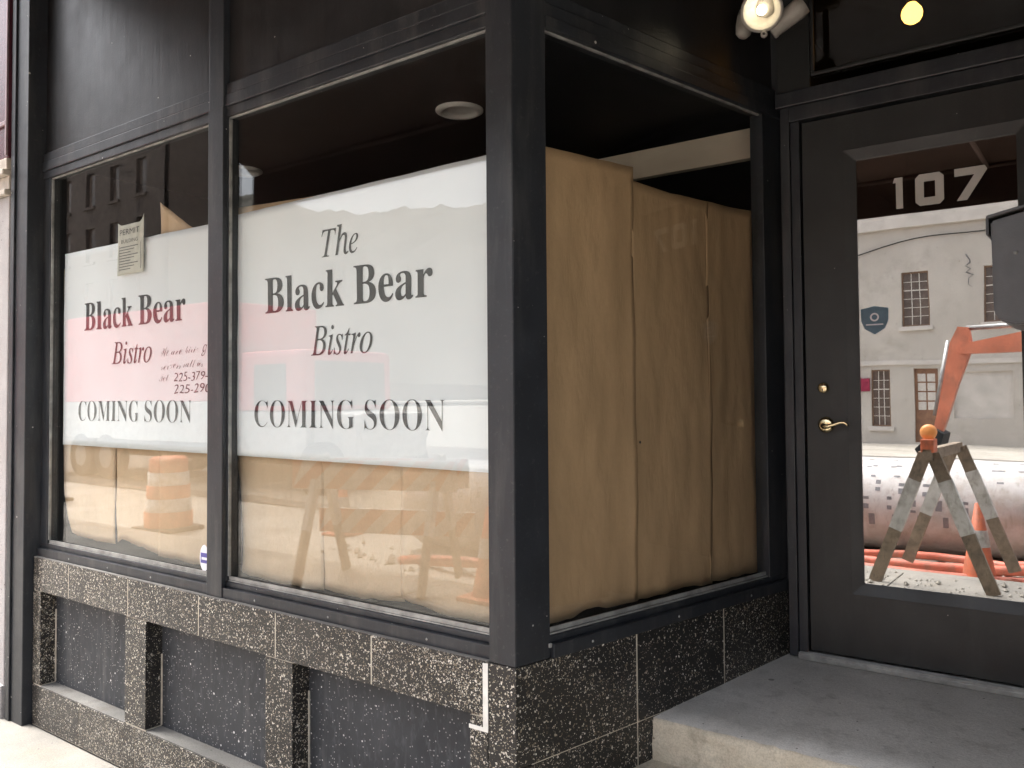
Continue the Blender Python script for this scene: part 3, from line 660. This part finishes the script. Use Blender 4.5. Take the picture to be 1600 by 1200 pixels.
# ---- neighbour
nb = thing('neighbour_front', 'white pilaster and maroon fascia of the shop next door', 'shop front', (-3.5, 0, 0))
for k, (a, b) in enumerate(((-3.40, -3.112), (-3.62, -3.405))):
    box('pilaster', (a, -.05+.03*k, -.02), (b, .15, 2.60), 'whitepost', nb, bev=.008)
box('base_block', (-3.60, -.066, -.02), (-3.108, .15, .16), 'whitepost', nb, bev=.008)
for z0, z1, dy in ((2.6005, 2.63, .02), (2.6305, 2.70, .0), (2.7005, 2.73, .03), (2.7305, 2.79, .012)):
    box('capital', (-3.64, -.055-dy, z0), (-3.108, .15, z1), 'cream', nb, bev=.006)
box('fascia', (-6.5, -.06, 2.791), (-3.106, .15, 4.4), 'maroon', nb, bev=.004)
box('fascia_trim', (-6.5, -.072, 2.955), (-3.110, -.0605, 2.978), 'maroontrim', nb, bev=.003)
box('fascia_trim', (-3.124, -.071, 2.80), (-3.1065, -.0605, 4.4), 'maroontrim', nb, bev=.003)
box('shop_wall', (-6.5, .05, -.02), (-3.63, .2, 2.79), 'whitepost', nb, bev=0)

# ---- awning over the sidewalk
aw = thing('awning', 'brown canvas awning over the sidewalk, seen mirrored in the glass', 'awning', (-.5, -.6, 3.0))
AP, AZ = -1.25, 2.752
def quad(name, pts, mat, parent, th=.003):
    bm = bmesh.new(); bm.faces.new([bm.verts.new(p) for p in pts]); o = mesh_obj(name, bm, mat, parent)
    m = o.modifiers.new('thickness', 'SOLIDIFY'); m.thickness = th; return o
quad('canopy_cloth', [(-3.05, -.02, 3.88), (4.5, -.02, 3.88), (4.5, AP, 2.98), (-3.05, AP, 2.98)], 'awning', aw)
quad('valance', [(-3.05, AP-.002, 2.98), (4.5, AP-.002, 2.98), (4.5, AP-.002, AZ), (-3.05, AP-.002, AZ)], 'awning', aw)
for x in (.72, 4.48):
    cyl('awning_arm', (x, -.03, 2.985), (x, AP+.02, 2.985), .014, 'awning', aw, n=10)
cyl('front_bar', (-2.98, AP+.015, 2.985), (4.48, AP+.015, 2.985), .014, 'awning', aw, n=10)

# ================================================================== ACROSS THE STREET (mirrored in the glass)
BYW = -27.0
ob = thing('street_building', 'pale two-storey building across the street mirrored in the door glass', 'building', (-9, BYW, -.15))
H2 = 7.9
wins = [(-4.50 + 2.52*k) for k in range(-4, 4)]
openings = []
for c in wins: openings.append((c-.43, c+.43, 3.98, 5.86))
gf = [(-6.02, -5.38, .45, 2.47), (-4.62, -3.86, -.1, 2.50), (-3.38, -1.60, .75, 2.36), (-.9, .9, .6, 2.4), (-9.2, -7.2, .5, 2.45), (-13, -10.6, .5, 2.45), (2.2, 5.0, .5, 2.4)]
# wall as a grid with holes
def wall_holes(name, x0, x1, z0, z1, y, holes, mat, parent, depth=.25):
    xs_ = sorted({x0, x1, *[h[0] for h in holes], *[h[1] for h in holes]}); zs_ = sorted({z0, z1, *[h[2] for h in holes], *[h[3] for h in holes]})
    bm = bmesh.new(); vc = {}
    def V(x, z, yy):
        k = (round(x, 4), round(z, 4), yy)
        if k not in vc: vc[k] = bm.verts.new((x, yy, z))
        return vc[k]
    for a, b in zip(xs_, xs_[1:]):
        for c_, d_ in zip(zs_, zs_[1:]):
            mx, mz = (a+b)/2, (c_+d_)/2
            if any(h[0] < mx < h[1] and h[2] < mz < h[3] for h in holes): continue
            bm.faces.new((V(a, c_, y), V(b, c_, y), V(b, d_, y), V(a, d_, y)))
    for h in holes:
        q = [(h[0], h[2]), (h[1], h[2]), (h[1], h[3]), (h[0], h[3])]
        for i in range(4):
            a, b = q[i], q[(i+1) % 4]
            bm.faces.new([bm.verts.new(p) for p in ((a[0], y, a[1]), (b[0], y, b[1]), (b[0], y-depth, b[1]), (a[0], y-depth, a[1]))])
    return mesh_obj(name, bm, mat, parent)
wall_holes('wall', -16.5, 8, -.2, H2, BYW, openings + gf, 'stucco', ob)
box('wall_back', (-16.5, BYW-8, -.2), (8, BYW-.26, H2-.05), 'stucco', ob, bev=0)
box('cornice', (-16.6, BYW+.002, 7.42), (8.1, BYW+.16, 7.98), 'stucco2', ob, bev=.02)
box('string_course', (-16.5, BYW+.002, 2.62), (8, BYW+.07, 2.78), 'stucco2', ob, bev=.01)
def win2(x0, x1, z0, z1):
    wnd = box('window', (x0, BYW-.20, z0), (x1, BYW-.14, z1), 'wpane', ob, bev=0)
    bm = bmesh.new(); w_ = .05
    for a, b in (((x0, z0), (x0+w_, z1)), ((x1-w_, z0), (x1, z1)), ((x0+w_, z1-w_), (x1-w_, z1)), ((x0+w_, z0), (x1-w_, z0+w_))):
        addbox(bm, (a[0], BYW-.139, a[1]), (b[0], BYW-.09, b[1]))
    mesh_obj('sash', bm, 'sash', wnd)
    bm = bmesh.new(); iw = x1-x0-2*w_
    for k in (1, 2): addbox(bm, (x0+w_+iw*k/3-.012, BYW-.138, z0+w_), (x0+w_+iw*k/3+.012, BYW-.115, z1-w_))
    for k in range(1, 6): addbox(bm, (x0+w_, BYW-.1375, z0+w_+(z1-z0-2*w_)*k/6-(.02 if k == 4 else .010)), (x1-w_, BYW-.112, z0+w_+(z1-z0-2*w_)*k/6+(.02 if k == 4 else .010)))
    mesh_obj('muntins', bm, 'muntin', wnd)
    box('sill', (x0-.10, BYW+.003, z0-.16), (x1+.10, BYW+.10, z0-.02), 'stucco2', wnd, bev=.01)
for a, b, c_, d_ in openings: win2(a, b, c_, d_)
for k, (a, b, c_, d_) in enumerate(gf):
    if k == 1:
        dd = box('door', (a, BYW-.20, c_), (b, BYW-.12, d_), 'doorbrown', ob, bev=0)
        for r_ in range(4):
            for q_ in range(2): box('door_light', (a+.1+q_*.30, BYW-.119, 1.05+r_*.33), (a+.35+q_*.30, BYW-.108, 1.33+r_*.33), 'muntin', dd, bev=.01)
        cyl('door_knob', (b-.1, BYW-.12, .85), (b-.1, BYW-.05, .85), .03, 'brass', dd)
    elif k == 2: box('blocked_opening', (a, BYW-.22, c_), (b, BYW-.10, d_), 'stucco2', ob, bev=0)
    else: win2(a, b, c_, d_)
sg = tag(box('wall_sign', (-6.75, BYW+.02, 1.72), (-6.05, BYW+.08, 2.18), 'winered', bev=.01), 'small wine-red sign on the pale building across the street', 'sign')

# excavator
EY = -15.5
def ex():
    t = thing('excavator', 'orange excavator reaching its arm across the street work', 'excavator', (3.4, EY, -.13))
    for s in (-1, 1):
        bm = bmesh.new(); addcyl(bm, (1.9, EY+s*.95-.28, .30), (1.9, EY+s*.95+.28, .30), .42, n=18); addcyl(bm, (4.9, EY+s*.95-.28, .30), (4.9, EY+s*.95+.28, .30), .42, n=18)
        addbox(bm, (1.9, EY+s*.95-.279, -.12), (4.9, EY+s*.95+.279, .72)); mesh_obj('track', bm, 'rubber', t)
    box('undercarriage', (2.4, EY-.66, .15), (4.4, EY+.66, .80), 'rubber', t, bev=.03)
    box('house', (2.5, EY-1.2, .95), (5.6, EY+1.2, 1.95), 'orange', t, bev=.10)
    cb = box('cab', (2.3, EY+.25, .96), (3.7, EY+1.18, 2.75), 'orange', t, bev=.08)
    box('cab_glass', (2.28, EY+.36, 1.5), (2.305, EY+1.08, 2.6), 'truckglass', cb, bev=.01); box('cab_glass', (2.5, EY+1.175, 1.5), (3.5, EY+1.20, 2.6), 'truckglass', cb, bev=.01)
    box('counterweight', (5.4, EY-1.15, .9), (6.1, EY+1.15, 1.8), 'rubber', t, bev=.12)
    def beam(nm, pts, wd, y0, y1, mat):
        bm = bmesh.new(); L = []; R = []
        for i, (x, z) in enumerate(pts):
            a = pts[max(i-1, 0)]; b = pts[min(i+1, len(pts)-1)]; tx, tz = b[0]-a[0], b[1]-a[1]; ln = math.hypot(tx, tz); nx, nz = -tz/ln, tx/ln
            L.append((x+nx*wd[i], z+nz*wd[i])); R.append((x-nx*wd[i], z-nz*wd[i]))
        poly = L + R[::-1]; A = [bm.verts.new((x, y0, z)) for x, z in poly]; B = [bm.verts.new((x, y1, z)) for x, z in poly]; n = len(poly)
        bm.faces.new(A); bm.faces.new(B)
        for i in range(n): bm.faces.new((A[i], A[(i+1) % n], B[(i+1) % n], B[i]))
        bmesh.ops.recalc_face_normals(bm, faces=bm.faces); return mesh_obj(nm, bm, mat, t)
    beam('boom', [(3.0, 1.7), (1.9, 2.75), (.2, 2.72), (-1.5, 2.55)], [.30, .34, .25, .10], EY-.35, EY-.02, 'orange')
    beam('stick', [(-1.45, 3.02), (-1.50, 2.65), (-1.72, 1.8), (-1.98, .75)], [.11, .22, .15, .10], EY-.31, EY-.06, 'orange')
    cyl('hydraulic_ram', (1.0, EY-.19, 3.05), (-1.4, EY-.19, 3.0), .055, 'steel', t); cyl('hydraulic_ram', (1.0, EY-.19, 3.05), (-.1, EY-.19, 3.03), .085, 'orange', t)
    cyl('hydraulic_ram', (-1.75, EY-.19, 2.75), (-2.05, EY-.19, 1.1), .06, 'steel', t)
    beam('bucket', [(-1.9, .75), (-2.15, .35), (-1.95, -.02), (-1.45, -.05)], [.10, .25, .22, .05], EY-.62, EY+.25, 'rubber')
ex()
# large wrapped pipe beside the trench
pr, py, pz = .50, -5.35, .36
pp = thing('wrapped_pipe', 'large white wrapped pipe lying by the kerb mirrored in the door', 'pipe', (-1, py, -.14))
bm = bmesh.new(); addcyl(bm, (-5.2, py, pz), (5.6, py, pz), pr, n=40, cap=False); addcyl(bm, (5.6, py, pz), (-5.2, py, pz), pr-.03, n=40, cap=False); mesh_obj('pipe_barrel', bm, 'pipe', pp, True)
bm = bmesh.new()
for i in range(44):
    for a in (-14, 6, 26, 48, 66):
        if random.random() < .25: continue
        x = -5.0 + i*.24 + .06*((a//10) % 3); th_ = math.radians(a + random.uniform(-2, 2)); hw = random.uniform(.022, .034)
        R_ = pr+.0025; da = math.radians(random.uniform(6, 8)*(1 if a < 40 else 1.6)); vs = []
        for (xx, tt) in ((x-hw, th_-da), (x+hw, th_-da), (x+hw, th_+da), (x-hw, th_+da)): vs.append(bm.verts.new((xx, py+R_*math.cos(tt), pz+R_*math.sin(tt))))
        bm.faces.new(vs)
mesh_obj('pipe_print', bm, 'pipeink', pp)['kind'] = 'stuff'
cr = lambda nm, pts, r, lab: tag(tube(nm, pts, r, 'conduit'), lab, 'conduit', 'orange conduits by the pipe')
cr('orange_conduit', [(-4.5 + .35*i, -4.35 + .12*math.sin(i*.7), -.10 + .10*max(0, math.sin(i*.45))) for i in range(22)], .05, 'orange conduit lying nearest the wrapped pipe')
cr('orange_conduit', [(-4.3 + .33*i, -3.95 + .10*math.sin(i*.55+1), -.10 + .18*max(0, math.sin(i*.38+.6))) for i in range(20)], .045, 'orange conduit arched up next to the kerb')
for x0_, z0_, lab in ((-9, .2, 'rough spoil heap of sandy soil behind the pipe'),):
    bm = bmesh.new(); g = []
    for j in range(13):
        row = []
        for i in range(61):
            x = -14 + i*.4; y = -11.2 + j*.35; e = max(0, 1-((j-6)/6.0)**2)
            row.append(bm.verts.new((x, y, -.16 + e*(.35 + .35*noise.noise(Vector((x*.5, y*.7, 3))) + .08*noise.noise(Vector((x*3, y*3, 1)))))))
        g.append(row)
    for j in range(12):
        for i in range(60): bm.faces.new((g[j][i], g[j][i+1], g[j+1][i+1], g[j+1][i]))
    bmesh.ops.recalc_face_normals(bm, faces=bm.faces); tag(mesh_obj('spoil_heap', bm, 'dirt', None, True), lab, 'soil heap')

# A-frame barricades
def barricade(label, cx, cy, rz, lamp, stripes):
    R = Matrix.Translation((cx, cy, 0)) @ Matrix.Rotation(rz, 4, 'Z'); f = lambda p: R @ Vector(p)
    t = thing('barricade', label, 'barricade', (cx, cy, 0), 'barricades on the sidewalk')
    for ex_ in (-.55, .55):
        for s in (-1, 1):
            p, q = Vector((ex_, s*.44, 0)), Vector((ex_, s*.03, 1.08)); dv = (q-p).normalized(); nrm = Vector((0, dv.z, -dv.y)); bm = bmesh.new(); vs = []
            for base in (p, q):
                for (a, b) in ((-.02, -.05), (.02, -.05), (.02, .05), (-.02, .05)): vs.append(bm.verts.new(f(base + Vector((a, 0, 0)) + nrm*b)))
            for qd in ((3, 2, 1, 0), (4, 5, 6, 7), (0, 1, 5, 4), (1, 2, 6, 5), (2, 3, 7, 6), (3, 0, 4, 7)): bm.faces.new([vs[i] for i in qd])
            bmesh.ops.recalc_face_normals(bm, faces=bm.faces); lg = mesh_obj('leg', bm, 'wood', t)
            bm = bmesh.new(); vs = []
            for base in (p + (q-p)*.42, p + (q-p)*.80):
                for (a, b) in ((-.023, -.053), (.023, -.053), (.023, .053), (-.023, .053)): vs.append(bm.verts.new(f(base + Vector((a, 0, 0)) + nrm*b)))
            for qd in ((3, 2, 1, 0), (4, 5, 6, 7), (0, 1, 5, 4), (1, 2, 6, 5), (2, 3, 7, 6), (3, 0, 4, 7)): bm.faces.new([vs[i] for i in qd])
            bmesh.ops.recalc_face_normals(bm, faces=bm.faces); mesh_obj('leg_sheeting', bm, 'white', lg)
    if not stripes: box('top_rail', (-.62, -.035, 1.03), (.62, .035, 1.12), 'wood', t, f, .004)
    for (z0, z1, s) in ((.80, 1.05, -1), (.80, 1.05, 1), (.36, .58, -1)) if stripes else ():
        yo = s*(.44 - (z0+z1)/2*.41/1.08 + .055)
        brd = box('board', (-.75, yo-.012, z0), (.75, yo+.012, z1), 'white', t, f, .003)
        bm = bmesh.new(); h = z1-z0
        for k in range(-1, 6):
            xa = -.75 + k*.30
            for (yy) in (yo-.0135, yo+.0135):
                pts_ = [(max(-.75, min(.75, xa+o)), z) for o, z in ((0, z0+.004), (.15, z0+.004), (.15+h, z1-.004), (h, z1-.004))]
                if pts_[1][0]-pts_[0][0] < .02 and pts_[2][0]-pts_[3][0] < .02: continue
                bm.faces.new([bm.verts.new(f((x, yy, z))) for x, z in pts_])
        mesh_obj('board_stripes', bm, 'safety', brd)
    if lamp:
        lb = box('warning_lamp', (-.62, -.05, 1.09), (-.48, .05, 1.20), 'safety', t, f, .01)
        c0 = f((-.56, 0, 1.255)); ax = (R.to_3x3() @ Vector((1, 0, 0)))
        lathe('lamp_lens', [(.0001, -.035), (.045, -.032), (.062, -.015), (.066, 0), (.062, .015), (.045, .032), (.0001, .035)], 'amber', lb, c0, ax)
    return t
barricade('plain wooden A-frame barricade with amber lamp mirrored in the door glass', .10, -3.35, math.radians(-88), True, False)
barricade('striped barricade mirrored in the lower part of the corner-post window', -3.75, -3.05, math.radians(-20), False, True)
# cones and drums
def cone(label, x, y, z, h=.72):
    t = thing('traffic_cone', label, 'traffic cone', (x, y, z), 'traffic cones')
    box('cone_base', (x-.19, y-.19, z), (x+.19, y+.19, z+.035), 'safety', t, bev=.01)
    lathe('cone_body', [(.14, .035), (.026, h), (.0001, h+.003)], 'safety', t, (x, y, z))
    lathe('cone_band', [(.094, .33), (.070, .48)], 'white', t, (x, y, z+.002), n=24)
    return t
cone('orange cone mirrored at the right end of the corner-post window', -2.62, -3.12, 0)
cone('orange cone behind the barricade in the door reflection', .27, -3.95, -.145)
cone('orange cone further off by the dirt verge', -6.6, -5.2, -.145)
def drum(label, x, y, z):
    t = thing('traffic_drum', label, 'traffic drum', (x, y, z), 'striped traffic drums')
    box('drum_base', (x-.33, y-.33, z), (x+.33, y+.33, z+.06), 'rubber', t, bev=.02)
    zz = z+.06; rads = [.30, .285, .27, .255, .24]; hts = [.20, .17, .17, .17, .17]
    for k, (r, h) in enumerate(zip(rads, hts)):
        lathe('drum_band', [(r, 0), (r, h), (r-.015, h)], 'safety' if k % 2 == 0 else 'white', t, (x, y, zz)); zz += h
    lathe('drum_top', [(.225, 0), (.20, .03), (.0001, .035)], 'safety', t, (x, y, zz)); return t
drum('orange and white drum mirrored in the lower end window', -8.8, -4.15, -.145)
drum('orange and white drum standing further along the verge', -13.5, -4.7, -.145)

# red box truck
tk = thing('box_truck', 'red box truck parked up the street, tinting the end window reflection', 'truck', (-14, -8.5, -.13))
box('cargo_box', (-19.4, -9.6, 1.55), (-12.3, -7.3, 3.45), 'red', tk, bev=.04)
box('cargo_skirt', (-19.4, -9.58, .75), (-12.3, -7.32, 1.545), 'white', tk, bev=.03)
cabt = box('cab', (-12.15, -9.5, 1.35), (-10.0, -7.4, 2.45), 'red', tk, bev=.10)
box('cab_lower', (-12.15, -9.48, .55), (-10.0, -7.42, 1.345), 'white', tk, bev=.05)
box('windscreen', (-10.02, -9.3, 1.45), (-9.985, -7.6, 2.25), 'truckglass', cabt, bev=.01); box('side_window', (-11.4, -7.41, 1.45), (-10.5, -7.385, 2.2), 'truckglass', cabt, bev=.01)
box('hood', (-10.05, -9.35, .5), (-8.9, -7.55, 1.34), 'white', tk, bev=.15)
box('chassis', (-19.3, -8.9, .35), (-9.0, -8.0, .6), 'rubber', tk, bev=.02)
for x in (-17.6, -16.5, -9.6):
    for y in (-9.45, -7.45):
        wh = cyl('wheel', (x, y-.14, .36), (x, y+.14, .36), .48, 'rubber', tk, n=24); cyl('rim', (x, y-.145, .36), (x, y+.145, .36), .25, 'steel', wh, n=18)
for y in (-9.2, -7.75): cyl('headlight', (-8.91, y, .95), (-8.87, y, .95), .11, 'white', tk, n=14)

# tall brick block up the street, mirrored above the end window banner
bb = thing('brick_block', 'tall brown brick block far up the street mirrored in the end window', 'building', (-56, -26, -.15))
bw = [(-46-3.1*k-1.1, -46-3.1*k, 3.4+3.6*r, 5.6+3.6*r) for k in range(11) for r in range(5)]
def wall2(name, x0, x1, z0, z1, y, holes, mat, parent):
    return wall_holes(name, x0, x1, z0, z1, y, holes, mat, parent, .3)
wall2('wall', -82, -44, -.2, 22.5, -25, bw, 'brownbrick', bb)
box('wall_back', (-82, -30, -.2), (-44, -25.31, 22.3), 'brownbrick', bb, bev=0)
box('cornice', (-82.2, -25-.02, 21.6), (-43.8, -24.6, 22.7), 'stucco2', bb, bev=.05)
for a, b, c_, d_ in bw:
    wn = box('window', (a, -25.28, c_), (b, -25.2, d_), 'wpane', bb, bev=0)
    box('sill', (a-.1, -24.99, c_-.2), (b+.1, -24.85, c_-.02), 'brownbrick', wn, bev=0)

for x in (-2.6, -2.25, -1.9, -1.2, -.8, -.35):
    lathe('screw_head', [(.0001, -.002), (.003, -.0018), (.0045, 0)], 'bead', front, (x, .0155, .824), (0, 1, 0), 8)
for u in (.30, .72, 1.15):
    lathe('screw_head', [(.0001, -.002), (.003, -.0018), (.0045, 0)], 'bead', front, retm((u, .0125, .824)), retm((0, -1, 0)), 8)
bm = bmesh.new()
for k in range(520):
    x = random.uniform(-6, 3); y = random.choice((random.uniform(-4.9, -3.55), random.uniform(-3.7, -3.4))); r = random.uniform(.012, .05)*(1 if random.random() < .85 else 1.8)
    vs = [bm.verts.new(Vector((x, y, -.145 + r*.3)) + Vector(p)*r*random.uniform(.7, 1.2)) for p in ((1, 0, 0), (-1, .1, 0), (.1, 1, 0), (0, -1, .1), (0, .1, .8), (0, 0, -.6))]
    for a, b, c_ in ((0, 2, 4), (2, 1, 4), (1, 3, 4), (3, 0, 4), (2, 0, 5), (1, 2, 5), (3, 1, 5), (0, 3, 5)): bm.faces.new((vs[a], vs[b], vs[c_]))
tag(mesh_obj('rubble', bm, 'dirt'), 'loose broken rubble along the kerb and pipe', 'rubble', kind='stuff')

bm = bmesh.new()
for k in range(420):
    x = random.uniform(-2.2, 2.0); y = -2.5 - abs(random.gauss(0, .45)); r = random.uniform(.004, .016)*(1 if random.random() < .9 else 2.0)
    if y < -3.28: continue
    vs = [bm.verts.new(Vector((x, y, .002 + r*.3)) + Vector(p)*r*random.uniform(.7, 1.2)) for p in ((1, 0, 0), (-1, .1, 0), (.1, 1, 0), (0, -1, .1), (0, .1, .8), (0, 0, -.5))]
    for a, b, c_ in ((0, 2, 4), (2, 1, 4), (1, 3, 4), (3, 0, 4), (2, 0, 5), (1, 2, 5), (3, 1, 5), (0, 3, 5)): bm.faces.new((vs[a], vs[b], vs[c_]))
tag(mesh_obj('grit', bm, 'dirt'), 'grit scattered over the sidewalk around the barricade', 'grit', kind='stuff')
# services on the pale building
tube('cable', [(-9 + .5*i, BYW+.05, 6.35 + .06*i - .25*math.sin(i*.55)*(.3 + .02*i)) for i in range(24)], .02, 'rubber', ob, 6)
tube('wall_crack', [(-2.9 + .22*noise.noise(Vector((i*.63, 2.2, 0))) + .03*i*(i % 2)*.4, BYW+.004, 6.3 - .10*i) for i in range(12)], [.02, .025, .02, .03, .015, .02, .028, .02, .012, .018, .01, .006], 'pipeink', ob, 5)
cyl('downpipe', (-7.0, BYW+.08, 0), (-7.0, BYW+.08, 7.4), .05, 'stucco2', ob, n=10)
cr('orange_conduit', [(-3.2 + .3*i, -4.6 + .16*math.sin(i*.9+2), -.08 + .28*max(0, math.sin(i*.33+2.2))) for i in range(18)], .04, 'orange conduit looping highest in front of the pipe')
